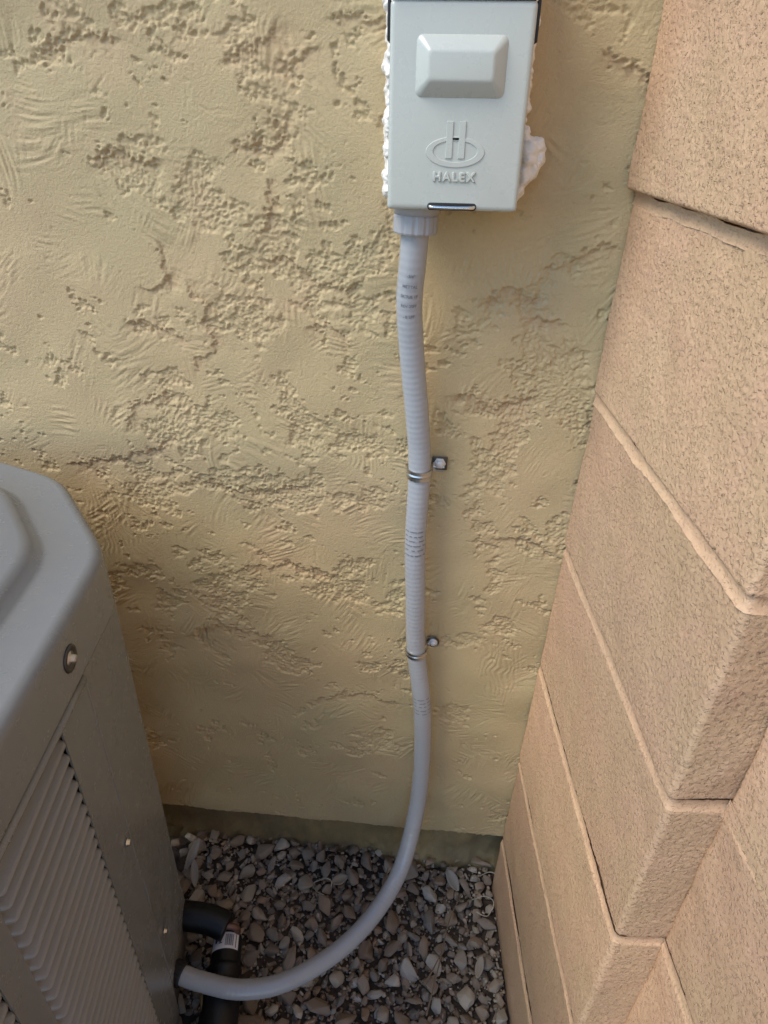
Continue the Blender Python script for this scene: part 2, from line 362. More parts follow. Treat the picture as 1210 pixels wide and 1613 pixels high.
# rounded, ragged lower lip of the coat
lip = sstep(.010, 0, gzz - .121)
P = np.stack([gxx, -HH + .006 * lip ** 2, gzz - .0], -1)
P[..., 2] += lip * .0018 * samp(bandnoise(N, DX, .006, .06, seed=16), gxx, gxx * 0, DX)
low = P[:1].copy(); low[..., 1] = .05; low[..., 2] += .004
sc_me = gridmesh('stucco_coat', np.concatenate([low, P], 0))
at = sc_me.attributes.new('tear_tint', 'FLOAT', 'POINT'); bb = samp(tear_tint.astype(np.float32), gxx - X0, gzz - Z0, DX) * (gxx > X0) * (gxx < X0 + N * DX) * (gzz < Z0 + N * DX)
at.data.foreach_set('value', np.concatenate([bb[:1], bb], 0).reshape(-1).astype(np.float32))
link('stucco_coat', sc_me, STUCCO, wall)
link('wall_core', boxmesh('wall_core', -3.0, 1.2, .012, .20, .135, 2.8), STUCCO, wall)
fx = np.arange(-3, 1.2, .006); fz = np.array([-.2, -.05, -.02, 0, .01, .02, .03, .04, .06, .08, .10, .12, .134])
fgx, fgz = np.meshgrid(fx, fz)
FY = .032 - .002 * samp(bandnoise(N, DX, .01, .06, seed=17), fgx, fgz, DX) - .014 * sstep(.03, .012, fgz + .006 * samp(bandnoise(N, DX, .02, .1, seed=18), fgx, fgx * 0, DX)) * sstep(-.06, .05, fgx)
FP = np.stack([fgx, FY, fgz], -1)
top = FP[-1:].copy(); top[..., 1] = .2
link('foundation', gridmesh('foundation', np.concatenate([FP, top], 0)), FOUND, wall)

# ================================================================ block pillar and wall
XC, TH = .1935, .0711
nn = np.array([math.sin(TH), -math.cos(TH), 0]); rr = np.array([math.cos(TH), math.sin(TH), 0]); zz = np.array([0, 0, 1.0])
ORG = np.array([XC, -.003, 0])
CH = .2032; ZA = 1.145
NB = 800; DB = .0012
b_pit = bandnoise(NB, DB, .0014, .0038, seed=41); b_mid = bandnoise(NB, DB, .005, .02, seed=42); b_big = bandnoise(NB, DB, .05, .3, seed=43); b_fine = bandnoise(NB, DB, .0012, .0026, seed=44)
def blockmesh(name, L, Wd, h, step, seed, round_=.0035, left_round=.004, rough=1.0, back=.03):
    """sheet that wraps the long face, the end face and the rounded rims; u runs from the far end, round the corner, across the end face"""
    r = .006
    u = np.arange(0, L + Wd, step); v = np.linspace(0, h, max(8, int(h / step)))
    # plan profile (a along nn, b along rr) and outward normal
    pa = np.where(u < L - r, u, 0); pb = np.zeros_like(u); na = np.zeros_like(u); nb = -np.ones_like(u)
    th = np.clip((u - (L - r)) / (r * math.pi / 2), 0, 1) * math.pi / 2
    cur = u >= L - r
    pa = np.where(cur, L - r + r * np.sin(th), u); pb = np.where(cur, r - r * np.cos(th), 0)
    na = np.where(cur, np.sin(th), 0); nb = np.where(cur, -np.cos(th), -1)
    past = np.maximum(0, u - (L - r + r * math.pi / 2)); pb = pb + past
    U, V = np.meshgrid(u, v)
    ox, oz = (seed * .173) % 1, (seed * .371) % 1
    def S(A): return samp(A, U + ox, V + oz, DB)
    d = -.0016 * sstep(.55, 1.7, S(b_pit)) * np.clip(.75 + .45 * S(b_mid), 0, 1.5) + .00016 * S(b_mid) + .00018 * S(b_fine) + .0006 * S(b_big)
    d *= rough
    e = np.minimum(V, h - V); chip = .0025 * np.maximum(0, S(b_mid) - .6)
    q = np.clip(1 - e / (round_ + chip), 0, 1)
    d = d - (round_ + chip) * (1 - np.sqrt(np.maximum(0, 1 - q ** 2))) * .9
    ql = np.clip(1 - U / left_round, 0, 1); d = d - left_round * (1 - np.sqrt(1 - ql ** 2)) * .9
    P = (nn * (pa[None, :, None] + na[None, :, None] * d[..., None]) + rr * (pb[None, :, None] + nb[None, :, None] * d[..., None])) + zz * V[..., None]
    inner = nn * (pa - na * back)[:, None] + rr * (pb - nb * back)[:, None]
    P = np.concatenate([(inner + zz * .001)[None], P, (inner + zz * (h - .001))[None]], 0)
    return gridmesh(name, P)
def jointmesh(name, L, Wd, depth, hgt, seed, step=.004, bulge=.002):
    u = np.arange(0, L + Wd, step); r = .006
    th = np.clip((u - (L - r)) / (r * math.pi / 2), 0, 1) * math.pi / 2; cur = u >= L - r
    pa = np.where(cur, L - r + r * np.sin(th), u); pb = np.where(cur, r - r * np.cos(th), 0) + np.maximum(0, u - (L - r + r * math.pi / 2))
    na = np.where(cur, np.sin(th), 0); nb = np.where(cur, -np.cos(th), -1)
    v = np.linspace(-1, 1, 9)
    U, V = np.meshgrid(u, v)
    d = -depth - bulge * (1 - V ** 2) * 1.0 + .0003 * samp(b_mid, U + seed * .13, V * .01 + seed * .07, DB)
    P = nn * (pa[None, :, None] + na[None, :, None] * d[..., None]) + rr * (pb[None, :, None] + nb[None, :, None] * d[..., None]) + zz * (V * hgt / 2 + .001 * samp(b_big, U, U * 0 + seed * .1, DB))[..., None]
    return gridmesh(name, P)
bw = tag(empty('block_wall', tuple(ORG)), 'peach tan painted concrete block wall with thick pillar beside stucco', 'wall')
LP, WP = .3690, .047
for k in range(-3, 7):
    zb = ZA - CH * k
    seen = -1 <= k <= 6
    th_j = .011
    o = link('block', blockmesh('block', LP + [0, .001, -.001][k % 3], WP + .02, CH - th_j, .0014 if seen else .006, k + 5, rough=1.0 if k < 3 else .8), BLOCK, bw)
    off = [0.0, .0010, -.0010, .0006][k % 4] - (.0150 if k <= 0 else .0055 if k == 1 else 0)
    o.location = Vector(rr * off) + Vector((0, 0, zb - CH + th_j / 2 if False else zb + th_j / 2 - CH * 0))
    jd, hg, bu = ((.0012, .0115, .001) if k == 0 else (.0003, .0155, .0018))
    j = link('mortar_joint', jointmesh('mortar_joint', LP, WP + .02, jd, hg, k + 9, bulge=bu), MORTAR, bw); j.location = Vector(rr * (-.006 if k == 0 else -.003 if k == 1 else -.015 if k < 0 else 0)) + Vector((0, 0, zb - (.0022 if k == 0 else 0)))
# blocks of the thinner wall run on towards the viewer
for k in range(-3, 7):
    zb = ZA - CH * k
    for n_ in range(3):
        st = .0025 if (n_ == 0 and 0 <= k <= 5) else .012
        Lb = .3937 if n_ else .30
        a0 = LP + (.0 if n_ == 0 else .31 + (n_ - 1) * .4037)
        o = link('block', blockmesh('block', Lb, .012, CH - .010, st, k * 3 + n_ + 50, round_=.003, left_round=.002), BLOCK, bw)
        o.location = Vector(nn * a0 + rr * WP) + Vector((0, 0, zb + .005))
    j = link('mortar_joint', jointmesh('mortar_joint', 1.15, .01, -.0003 if k == 2 else .0002, .022 if k == 2 else .014, k + 31, bulge=0 if k == 2 else .0012, step=.006), BLOCK if k == 2 else MORTAR, bw)
    j.location = Vector(nn * LP + rr * WP) + Vector((0, 0, zb))
def plan_box(name, a0, a1, b0, b1, z0, z1):
    c = [nn * a + rr * b_ for a, b_ in ((a0, b0), (a1, b0), (a1, b1), (a0, b1))]
    v = [tuple(p + zz * z) for z in (z0, z1) for p in c]
    return fix(pymesh(name, v, [(0, 1, 2, 3), (4, 5, 6, 7), (0, 1, 5, 4), (1, 2, 6, 5), (2, 3, 7, 6), (3, 0, 4, 7)], False))
link('core', plan_box('core', .006, LP - .012, .0125, .30, -.2, 1.96), MORTAR, bw)
link('core', plan_box('core', LP - .010, LP + 1.14, WP + .012, WP + .19, -.2, 1.95), MORTAR, bw)

# ================================================================ disconnect box
BO = Vector((.01355, -.085, 1.1329))
bx = tag(empty('disconnect_box', BO, (0, R(-1.35), 0)), 'pale grey metal electrical disconnect box with embossed logo on stucco wall', 'electrical box')
HW, HT = .0566, .148
def rounded_rect(w, h, r, n=6):
    pts = []
    for cx, cz, a0 in ((w - r, h - r, 0), (-w + r, h - r, 90), (-w + r, -h + r, 180), (w - r, -h + r, 270)):
        for i in range(n + 1):
            a = R(a0 + 90 * i / n); pts.append((cx + r * math.cos(a), cz + r * math.sin(a)))
    return pts
def rings(name, levels, close=True, axis='y'):
    """levels: list of (list of (x,z), y); joins successive outlines"""
    v = []; f = []; n = len(levels[0][0])
    for pts, y in levels: v += [(x, y, z) for x, z in pts]
    for i in range(len(levels) - 1):
        for j in range(n):
            k = (j + 1) % n; f.append((i * n + j, i * n + k, (i + 1) * n + k, (i + 1) * n + j))
    if close: f.append(tuple((len(levels) - 1) * n + j for j in range(n)))
    return fix(pymesh(name, v, f))
cz = HT / 2
def rrs(w, h, r, c, xo=0): return [(x + xo, z + c) for x, z in rounded_rect(w, h, r)]
# cover: front pan with folded rims (open at the back), y = 0 is its front
cov = link('cover', rings('cover', [(rrs(HW, cz, .003, cz), .032), (rrs(HW, cz, .003, cz), .0035), (rrs(HW - .0006, cz - .0006, .003, cz), .0014), (rrs(HW - .002, cz - .002, .0028, cz), .0003), (rrs(HW - .0042, cz - .0042, .0025, cz), 0)]), BOXPAINT, bx)
# pressed handle pocket
zc_, xo = .1052, .0007
emb = link('raised_panel', rings('raised_panel', [(rrs(.0362, .0215, .005, zc_, xo), .0006), (rrs(.0356, .0209, .005, zc_, xo), -.0004), (rrs(.0345, .0198, .005, zc_, xo), -.0015),
    (rrs(.0268, .0112, .003, zc_, xo), -.0080), (rrs(.0256, .0100, .003, zc_, xo), -.0088), (rrs(.024, .0085, .003, zc_, xo), -.0090)]), BOXPAINT, bx)
# logo: ring, two bars, cross piece and name, pressed out of the sheet
EM = -.0007
def ring_strip(name, oa, ob, ia, ib, dz_in, n=72):
    v = []; f = []
    for s_, (a_, b_, dz, y) in enumerate(((oa + .0005, ob + .0005, 0, .0003), (oa, ob, 0, EM), (ia, ib, dz_in, EM), (ia - .0005, ib - .0005, dz_in, .0003))):
        for i in range(n):
            t_ = 2 * math.pi * i / n; v.append((a_ * math.cos(t_), y, b_ * math.sin(t_) + dz))
    for s_ in range(3):
        for i in range(n):
            k = (i + 1) % n; f.append((s_ * n + i, s_ * n + k, (s_ + 1) * n + k, (s_ + 1) * n + i))
    return fix(pymesh(name, v, f, False))
logo = link('logo', ring_strip('logo', .0243, .0112, .0188, .0082, .0006), BOXPAINT, bx); logo.location = (0, 0, .0452)
for sx in (-1, 1):
    pts = [(-.0025, -.0045), (.0025, -.0045), (.0025, .0222), (-.0025, .0222)]
    big = [(x * 1.18, z + (.0005 if z > 0 else -.0005)) for x, z in pts]
    o = link('logo_bar', rings('logo_bar', [(big, .0003), (pts, EM - .0002)]), BOXPAINT, logo); o.location = (sx * .0052, 0, 0)
    o.data.polygons.foreach_set('use_smooth', [False] * len(o.data.polygons))
o = link('logo_bar', rings('logo_bar', [([(-.0028, -.0013), (.0028, -.0013), (.0028, .0013), (-.0028, .0013)], .0003), ([(-.0027, -.0008), (.0027, -.0008), (.0027, .0008), (-.0027, .0008)], EM)]), BOXPAINT, logo); o.location = (0, 0, .0098)
def textmesh(body, size, extrude, bevel, spacing=1.0, bold=0.0):
    c = bpy.data.curves.new('lettering', 'FONT'); c.body = body; c.size = size; c.extrude = extrude; c.bevel_depth = bevel; c.bevel_resolution = 0
    c.align_x = 'CENTER'; c.align_y = 'CENTER'; c.space_character = spacing; c.offset = bold; c.resolution_u = 3
    o = bpy.data.objects.new('tmp', c); COL.objects.link(o)
    dg = bpy.context.evaluated_depsgraph_get(); me = bpy.data.meshes.new_from_object(o.evaluated_get(dg))
    bpy.data.objects.remove(o); bpy.data.curves.remove(c); me.name = 'lettering'; return me
tm = textmesh('HALEX', .0095, .0006, .0003, 1.32, .0002)
tm.transform(Matrix.Rotation(R(90), 4, 'X')); o = link('lettering', tm, BOXPAINT, bx); o.location = (.0002, -.0003, .0262)
# box body behind the cover, black strips standing in for the shaded gaps, hasp
link('back_box', boxmesh('back_box', -HW + .003, HW - .003, .012, .0845, .004, HT + .055, .002), BOXPAINT, bx)
link('hood', boxmesh('hood', -HW - .001, HW + .001, -.003, .0845, HT + .0015, HT + .060, .003), BOXPAINT, bx)
for sx in (-1, 1):
    link('dark_gap', boxmesh('dark_gap', sx * (HW + .0012) - .0012, sx * (HW + .0012) + .0012, .004, .030, HT - .026, HT + .001, .0005), BLACK, bx)
slot = link('hasp_slot', rings('hasp_slot', [(rrs(.0214, .0030, .0028, .0032), -.0002), (rrs(.0210, .0026, .0024, .0032), -.0004)]), BLACK, bx)
hp = catmull([(-.0195, .004, .0034), (-.0190, -.0022, .0032), (-.0160, -.0046, .0029), (0, -.0054, .0027), (.0160, -.0046, .0029), (.0190, -.0022, .0032), (.0195, .004, .0034)], 8)
link('hasp', tubemesh('hasp', hp, .0014, 12, up=(0, 0, 1)), CHROME, bx)

# ---- sealant
def lump(name, blobs, mat, vox=.0012, disp=.0016, seed=0):
    bm = bmesh.new()
    for (x, y, z, rx, ry, rz) in blobs:
        m = Matrix.Diagonal((rx, ry, rz, 1)); m.translation = (x, y, z)
        bmesh.ops.create_icosphere(bm, subdivisions=3, radius=1, matrix=m)
    me = bpy.data.meshes.new(name); bm.to_mesh(me); bm.free()
    o = bpy.data.objects.new('tmp', me); COL.objects.link(o)
    r_ = o.modifiers.new('r', 'REMESH'); r_.mode = 'VOXEL'; r_.voxel_size = vox; r_.use_smooth_shade = True
    s_ = o.modifiers.new('s', 'SMOOTH'); s_.iterations = 4; s_.factor = .5
    dg = bpy.context.evaluated_depsgraph_get(); me2 = bpy.data.meshes.new_from_object(o.evaluated_get(dg))
    bpy.data.objects.remove(o)
    co = np.zeros(len(me2.vertices) * 3, np.float32); me2.vertices.foreach_get('co', co); co = co.reshape(-1, 3)
    no = np.zeros_like(co).reshape(-1); me2.vertices.foreach_get('normal', no); no = no.reshape(-1, 3)
    a_ = samp(b_mid, co[:, 0] + co[:, 1] * .7 + seed, co[:, 2] + co[:, 1] * .4, DB); c_ = samp(b_pit, co[:, 0] + co[:, 1] * 1.7 + seed, co[:, 2] - co[:, 1], DB)
    co = co + no * (disp * .6 * a_ + disp * .16 * c_)[:, None]
    me2.vertices.foreach_set('co', co.reshape(-1)); me2.update()
    me2.polygons.foreach_set('use_smooth', [True] * len(me2.polygons)); me2.name = name
    return link(name, me2, mat)
def side_x(z, s_): return BO.x + s_ * HW - (z - BO.z) * math.tan(R(1.35))
for s_ in (-1, 1):
    bl = []
    for z in np.arange(1.138, 1.345, .0035):
        w = (.0042 if s_ < 0 else .0036) * (1 + .45 * math.sin(z * 210 + s_) * math.sin(z * 77)) + rng.uniform(0, .002)
        bl.append((side_x(z, s_) + s_ * .0022, rng.uniform(-.032, -.022), z, w, .012, .004))
        bl.append((side_x(z, s_) + s_ * .0025, -.009, z + .001, w * 1.25, .011, .004))
    if s_ > 0:
        bl += [(.0790, -.030, 1.180, .010, .016, .011), (.0865, -.026, 1.184, .008, .012, .0075), (.0905, -.024, 1.174, .006, .010, .009), (.0850, -.028, 1.166, .007, .012, .010),
               (.0785, -.030, 1.162, .007, .013, .013), (.0765, -.026, 1.150, .005, .012, .010), (.0800, -.034, 1.173, .007, .012, .008), (.0745, -.028, 1.192, .005, .012, .008), (.0885, -.02, 1.181, .008, .012, .006)]
    o = lump('sealant_bead', bl, CAULK, seed=s_ * .3 + .4, disp=.0011 if s_ < 0 else .0009)
    tag(o, 'white sealant smeared between box edge and wall, with fat blob low down' if s_ > 0 else 'white sealant bead, ragged and narrow, along box edge away from the blocks', 'sealant')

# ================================================================ conduit
con = empty('flexible_conduit', (0, 0, 0))
tag(con, 'grey flexible electrical conduit running down wall and curving to air conditioner', 'conduit')
path = [(-.0180, -.052, 1.110), (-.0187, -.050, 1.080), (-.0197, -.043, 1.040), (-.0140, -.034, .985), (-.0040, -.026, .912), (.0028, -.0205, .846), (.0045, -.0230, .742), (.0098, -.0230, .6625), (.0168, -.0205, .5645),
        (.0330, -.0240, .4545), (.0410, -.0265, .330), (.0385, -.042, .232), (.0205, -.088, .150), (-.0155, -.146, .121), (-.0680, -.2005, .106), (-.1375, -.2460, .1015), (-.2000, -.2625, .1015), (-.262, -.2590, .105), (-.300, -.252, .108)]
CP, ct = resample(catmull(path, 24), .0011)
RAD = .0133
rad = RAD * (1 + .006 * np.sin(2 * np.pi * ct / .0068) + .004 * np.sin(2 * np.pi * ct / .031 + 1))
link('tube', tubemesh('tube', CP, rad, 28, up=(0, -1, 0)), PVC, con)
# gland nut with flats, and the collar under the box
def glandnut(name, flats, r, h, mat, loc, rot=(0, 0, 0)):
    prof = []; v = []; f = []
    n = flats * 4
    for (sc, z) in ((.82, 0), (.96, .0), (1.0, .0015), (1.0, h - .0015), (.96, h), (.82, h)):
        for j in range(n):
            a = 2 * math.pi * j / n; rr_ = r * sc * (1.0 if j % 4 not in (0,) else .955)
            v.append((rr_ * math.cos(a), rr_ * math.sin(a), z))
    for i in range(5):
        for j in range(n):
            k = (j + 1) % n; f.append((i * n + j, i * n + k, (i + 1) * n + k, (i + 1) * n + j))
    f += [tuple(range(n))[::-1], tuple(5 * n + j for j in range(n))]
    o = link(name, fix(pymesh(name, v, f, False)), mat, con); o.location = loc; o.rotation_euler = rot; return o
glandnut('gland_nut', 12, .0208, .0165, NUT, (-.0180, -.052, 1.1085))
o = link('connector_collar', lathe('connector_collar', [(.015, 0), (.0205, .0005), (.021, .004), (.0215, .006), (.0215, .012), (.0195, .0128), (.0195, .022)], 36), NUT, con); o.location = (-.0178, -.052, 1.1245)
d = Vector(CP[-1] - CP[-12]).normalized(); q_ = d.to_track_quat('Z', 'Y').to_euler()
glandnut('gland_nut', 12, .0175, .016, BLACK, Vector(CP[-1]) - d * .012, q_)
# printed lettering wrapped round the jacket
cs = np.r_[0, np.cumsum(np.linalg.norm(np.diff(CP, axis=0), axis=1))]
cT, cN, cB = frames(CP)
def wrap(me, s0, turn=0.0, lift=.0002):
    co = np.zeros(len(me.vertices) * 3, np.float32); me.vertices.foreach_get('co', co); co = co.reshape(-1, 3)
    s_ = s0 - co[:, 1]; an = turn + co[:, 0] / RAD
    p = np.stack([np.interp(s_, cs, CP[:, k]) for k in range(3)], 1); n_ = np.stack([np.interp(s_, cs, cN[:, k]) for k in range(3)], 1); b_ = np.stack([np.interp(s_, cs, cB[:, k]) for k in range(3)], 1)
    out = p + (RAD * 1.011 + lift) * (np.cos(an)[:, None] * n_ + np.sin(an)[:, None] * b_)
    me.vertices.foreach_set('co', out.reshape(-1).astype(np.float32)); me.update(); return me
def s_at_z(z):
    i = int(np.argmin(np.abs(CP[:400 if False else len(CP)][:, 2] - z) + (np.arange(len(CP)) > len(CP) * .8) * 9)); return cs[i]
sgn = 1.0 if (cB[200] @ np.array([1, 0, 0])) > 0 else -1.0
for z, tx in ((1.073, '-3/4"'), (1.063, 'METTAL'), (1.053, 'SKTUE 1F'), (1.043, 'REV-2SFF'), (1.033, '- E 2FF')):
    me = textmesh(tx, .0042, 0, 0, 1.0, .00005); me.transform(Matrix.Scale(sgn, 4, (1, 0, 0)))
    link('lettering', wrap(me, s_at_z(z)), FADED, con)
def dash(z, x0, x1, w):
    xs_ = np.linspace(x0, x1, 8); v = [(x, -w / 2, 0) for x in xs_] + [(x, w / 2, 0) for x in xs_]
    f = [(i, i + 1, i + 9, i + 8) for i in range(7)]
    me = pymesh('printed_dash', [(p[0] * sgn, p[1], p[2]) for p in v], f, False); link('printed_dash', wrap(me, s_at_z(z)), FADED, con)
for zc0, rows in ((.765, 6), (.480, 5)):
    for i in range(rows):
        x = -.014
        while x < .012:
            ln = random.uniform(.003, .011)
            dash(zc0 - i * .0068, x, min(x + ln, .015), .0012); x += ln + random.uniform(.0012, .005)

# ================================================================ straps
def strap(zc0, tabx, tabz, wide, label, sq):
    i = int(np.argmin(np.abs(CP[:, 2] - zc0) + (np.arange(len(CP)) > len(CP) * .7) * 9)); c = CP[i]
    e = tag(empty('pipe_strap', (float(c[0]), 0, float(c[2]))), label, 'pipe strap', 'steel straps holding the conduit to the wall')
    w2 = wide / 2; pr = []; ri = RAD + .0006
    yc = float(c[1])
    for a in np.linspace(-178, 88, 30):
        pr.append((ri * math.sin(R(a)), yc - ri * math.cos(R(a))))
    pr += [(ri + .0004, yc + .008), (ri + .0008, -.0040), (ri + .002, -.0030), (ri + .006, -.0026), (tabx + .0062, -.0026)]
    th_ = .0011; pr = np.array(pr); tg = np.gradient(pr, axis=0); tg /= np.linalg.norm(tg, axis=1)[:, None]; no = np.stack([tg[:, 1], -tg[:, 0]], 1)
    v = []; f = []
    for p, n_ in zip(pr, no):
        for (o_, zz_) in ((0, -w2), (0, w2), (th_, w2), (th_, .3 * w2), (th_ * 1.7, 0), (th_, -.3 * w2), (th_, -w2)):
            v.append((p[0] + n_[0] * o_, p[1] + n_[1] * o_, zz_))
    m_ = 7
    for k in range(len(pr) - 1):
        for j in range(m_):
            jj = (j + 1) % m_; f.append((k * m_ + j, k * m_ + jj, (k + 1) * m_ + jj, (k + 1) * m_ + j))
    f += [tuple(range(m_)), tuple((len(pr) - 1) * m_ + j for j in range(m_))]
    link('band', fix(pymesh('band', v, f, False)), ZINC, e)
    sc = lathe('screw', [(.0015, 0), (.0058, 0), (.0058, .0006), (.0042, .0008), (.0040, .0032), (.0034, .0042), (.001, .0045)], 6 if sq else 14)
    sc.transform(Matrix.Diagonal((1.3, 1.3, 1.0, 1)) if sq else Matrix.Diagonal((1.05, 1.05, 1.0, 1)))
    sc.transform(Matrix.Rotation(R(90), 4, 'X'))
    o = link('screw', sc, PALEZINC, e); o.location = (tabx, -.0036, tabz)
    lug = lathe('lug', [(.002, 0), (.0088, 0), (.0092, .0005), (.0088, .0012), (.002, .0013)], 24); lug.transform(Matrix.Rotation(R(90), 4, 'X'))
    if sq: lug = boxmesh('lug', -.0092, .0092, -.0014, 0, -.0086, .0086, .0005)
    o = link('lug', lug, DARKSTEEL, e); o.location = (tabx, -.0024, tabz)
strap(.8400, .0235, .0050, .0120, 'steel strap with bright hex screw, upper of two on the conduit', True)
strap(.5600, .0230, .0030, .0095, 'steel strap with small round screw, lower of two on the conduit', False)

# ================================================================ condenser unit
UO = Vector((-.2871, -.2221, .84))
UM = Euler((R(2.0), 0, R(6.3)), 'XYZ').to_matrix()
ac = empty('air_conditioner', (0, 0, 0)); HU = .80
ac.matrix_world = Matrix.Translation(UO + UM @ Vector((0, 0, -HU))) @ UM.to_4x4()
tag(ac, 'grey outdoor air conditioner condenser with louvered side on the gravel', 'air conditioner')
ZT = HU                                                # local height of the lid's flat rim
OUT = [(0.0, 0.0), (-.090, .136), (-.190, .182), (-.52, .190), (-.60, .12), (-.64, .03), (-.64, -.50), (-.58, -.58), (-.10, -.60), (-.012, -.53)]
OUT = [(-x, -y) for x, y in OUT]; OUT = [(-x, -y) for x, y in OUT]
def inset(poly, d):
    n = len(poly); out = []
    for i in range(n):
        p0, p1, p2 = (np.array(poly[(i + k) % n], float) for k in (-1, 0, 1))
        d1 = (p1 - p0) / np.linalg.norm(p1 - p0); d2 = (p2 - p1) / np.linalg.norm(p2 - p1)
        n1 = np.array([-d1[1], d1[0]]); n2 = np.array([-d2[1], d2[0]])
        bis = n1 + n2; bis /= bis @ n1
        out.append(tuple(p1 + bis * d))
    return out
def roundpoly(poly, r, n=6):
    out = []; m_ = len(poly)
    for i in range(m_):
        p0, p1, p2 = (np.array(poly[(i + k) % m_], float) for k in (-1, 0, 1))
        a = p0 - p1; c = p2 - p1; la, lc = np.linalg.norm(a), np.linalg.norm(c); a /= la; c /= lc
        t_ = min(r, la * .45, lc * .45); A, C = p1 + a * t_, p1 + c * t_
        for s_ in np.linspace(0, 1, n): out.append(tuple((1 - s_) ** 2 * A + 2 * s_ * (1 - s_) * p1 + s_ ** 2 * C))
    return out
area = sum(OUT[i][0] * OUT[(i + 1) % len(OUT)][1] - OUT[(i + 1) % len(OUT)][0] * OUT[i][1] for i in range(len(OUT)))
if area < 0: OUT = OUT[::-1]
def zrings(name, levels, cap=True):
    v = []; f = []; n = len(levels[0][0])
    for pts, z in levels: v += [(x, y, z) for x, y in pts]
    for i in range(len(levels) - 1):
        for j in range(n):
            k = (j + 1) % n; f.append((i * n + j, i * n + k, (i + 1) * n + k, (i + 1) * n + j))
    if cap: f.append(tuple((len(levels) - 1) * n + j for j in range(n)))
    return fix(pymesh(name, v, f))
RO = .030
lv = [(roundpoly(inset(OUT, .003), RO), ZT - .064), (roundpoly(inset(OUT, -.0005), RO), ZT - .0640), (roundpoly(inset(OUT, -.0005), RO), ZT - .0625), (roundpoly(OUT, RO), ZT - .030), (roundpoly(inset(OUT, .0005), RO), ZT - .012)]
for a in (15, 30, 45, 60, 75, 90): lv.append((roundpoly(inset(OUT, .0005 + .011 * (1 - math.cos(R(a)))), RO), ZT - .011 + .011 * math.sin(R(a))))
lv += [(roundpoly(inset(OUT, .046), RO), ZT - .0005), (roundpoly(inset(OUT, .050), RO), ZT + .0012), (roundpoly(inset(OUT, .056), RO), ZT + .0085), (roundpoly(inset(OUT, .060), RO), ZT + .0125), (roundpoly(inset(OUT, .066), RO), ZT + .0142), (roundpoly(inset(OUT, .13), RO), ZT + .0148)]
lid = link('lid', zrings('lid', lv), UNIT, ac)
# screw set in a pressed dimple on the lid's skirt
scr = lathe('screw', [(.001, .0058), (.0028, .0058), (.0036, .0050), (.0036, .0012), (.0066, .0010), (.0068, .0002)][::-1], 24); scr.transform(Matrix.Rotation(R(90), 4, 'Y'))
def lidscrew(y, z):
    o = link('screw', scr.copy(), ZINC, lid); o.location = (.0006 - .022 * min(0, 1) * 0 + .0228 * 0, y, z); return o
dm = lathe('screw_cup', [(.0075, 0), (.0125, .0004), (.0118, .0016), (.0092, .0022), (.0080, .0010)], 28); dm.transform(Matrix.Rotation(R(90), 4, 'Y'))
sx_ = .012 * .108 / .53 * -1
for y_ in (-.109, -.42):
    o = lidscrew(y_, ZT - .0335); o.location.x = -.0005 + (y_ * .0226)
    o2 = link('screw_cup', dm.copy(), DARKSTEEL, lid); o2.location = (o.location.x, y_, ZT - .0335)
# body: local x is right (out of the louvered side), y away from the viewer
BX = -.0095
def xs_at(y): return BX + .0226 * (y + .085) if y < -.085 else BX - .06 * (y + .085)
BODY = [(xs_at(-.52), -.52), (xs_at(-.085), -.085), (xs_at(.028), .028), (-.050, .070), (-.098, .126), (-.180, .166), (-.51, .172), (-.59, .11), (-.628, .03), (-.628, -.49), (-.57, -.568), (-.11, -.588)]
if sum(BODY[i][0] * BODY[(i + 1) % 12][1] - BODY[(i + 1) % 12][0] * BODY[i][1] for i in range(12)) < 0: BODY = BODY[::-1]
link('coil_core', zrings('coil_core', [(inset(BODY, .022), .11), (inset(BODY, .022), ZT - .03)]), COIL, ac)
def prism_wall(name, pts, z0, z1, thick, mat, parent, jig=None):
    """folded sheet standing on a plan polyline, with thickness"""
    p = np.array(pts, float); tg = np.gradient(p, axis=0); tg /= np.linalg.norm(tg, axis=1)[:, None]; no = np.stack([tg[:, 1], -tg[:, 0]], 1)
    v = []; f = []
    for q, n_ in zip(p, no):
        for o_, z in ((0, z0), (0, z1), (-thick, z1), (-thick, z0)): v.append((q[0] + n_[0] * o_, q[1] + n_[1] * o_, z))
    for k in range(len(p) - 1):
        for j in range(4):
            jj = (j + 1) % 4; f.append((k * 4 + j, k * 4 + jj, (k + 1) * 4 + jj, (k + 1) * 4 + j))
    f += [(0, 1, 2, 3), tuple((len(p) - 1) * 4 + j for j in range(4))]
    return link(name, fix(pymesh(name, v, f, False)), mat, parent)
zs_, zcut = ZT - .350, ZT - .690
def edge_pts(y0, y1, n=6): return [(xs_at(y), y) for y in np.linspace(y0, y1, n)]
back = [(-.024, .050), (-.050, .070), (-.098, .126), (-.180, .166), (-.30, .170)]
prism_wall('corner_post', [(xs_at(.028) - .0003, .028), (-.026, .042)] + back[1:], zcut, ZT - .03, .003, UNIT, ac)
# post face towards the blocks: one glossy sheet, a little dented low down
Yg = np.linspace(-.0838, .028, 30); Zg = np.linspace(zcut, ZT - .03, 110)
yy, zz2 = np.meshgrid(Yg, Zg); low_ = sstep(.55, .25, zz2)
xx = np.vectorize(xs_at)(yy) + low_ * (.0005 * samp(b_big, yy * .8, zz2 * .8, DB) + .0002 * samp(b_mid, yy * .3, zz2 * .3, DB))
pin = np.stack([xx[:, :1] - .003, yy[:, :1] + .0005, zz2[:, :1]], -1)
link('post_face', gridmesh('post_face', np.concatenate([pin, np.stack([xx, yy, zz2], -1)], 1)), UNIT, ac)
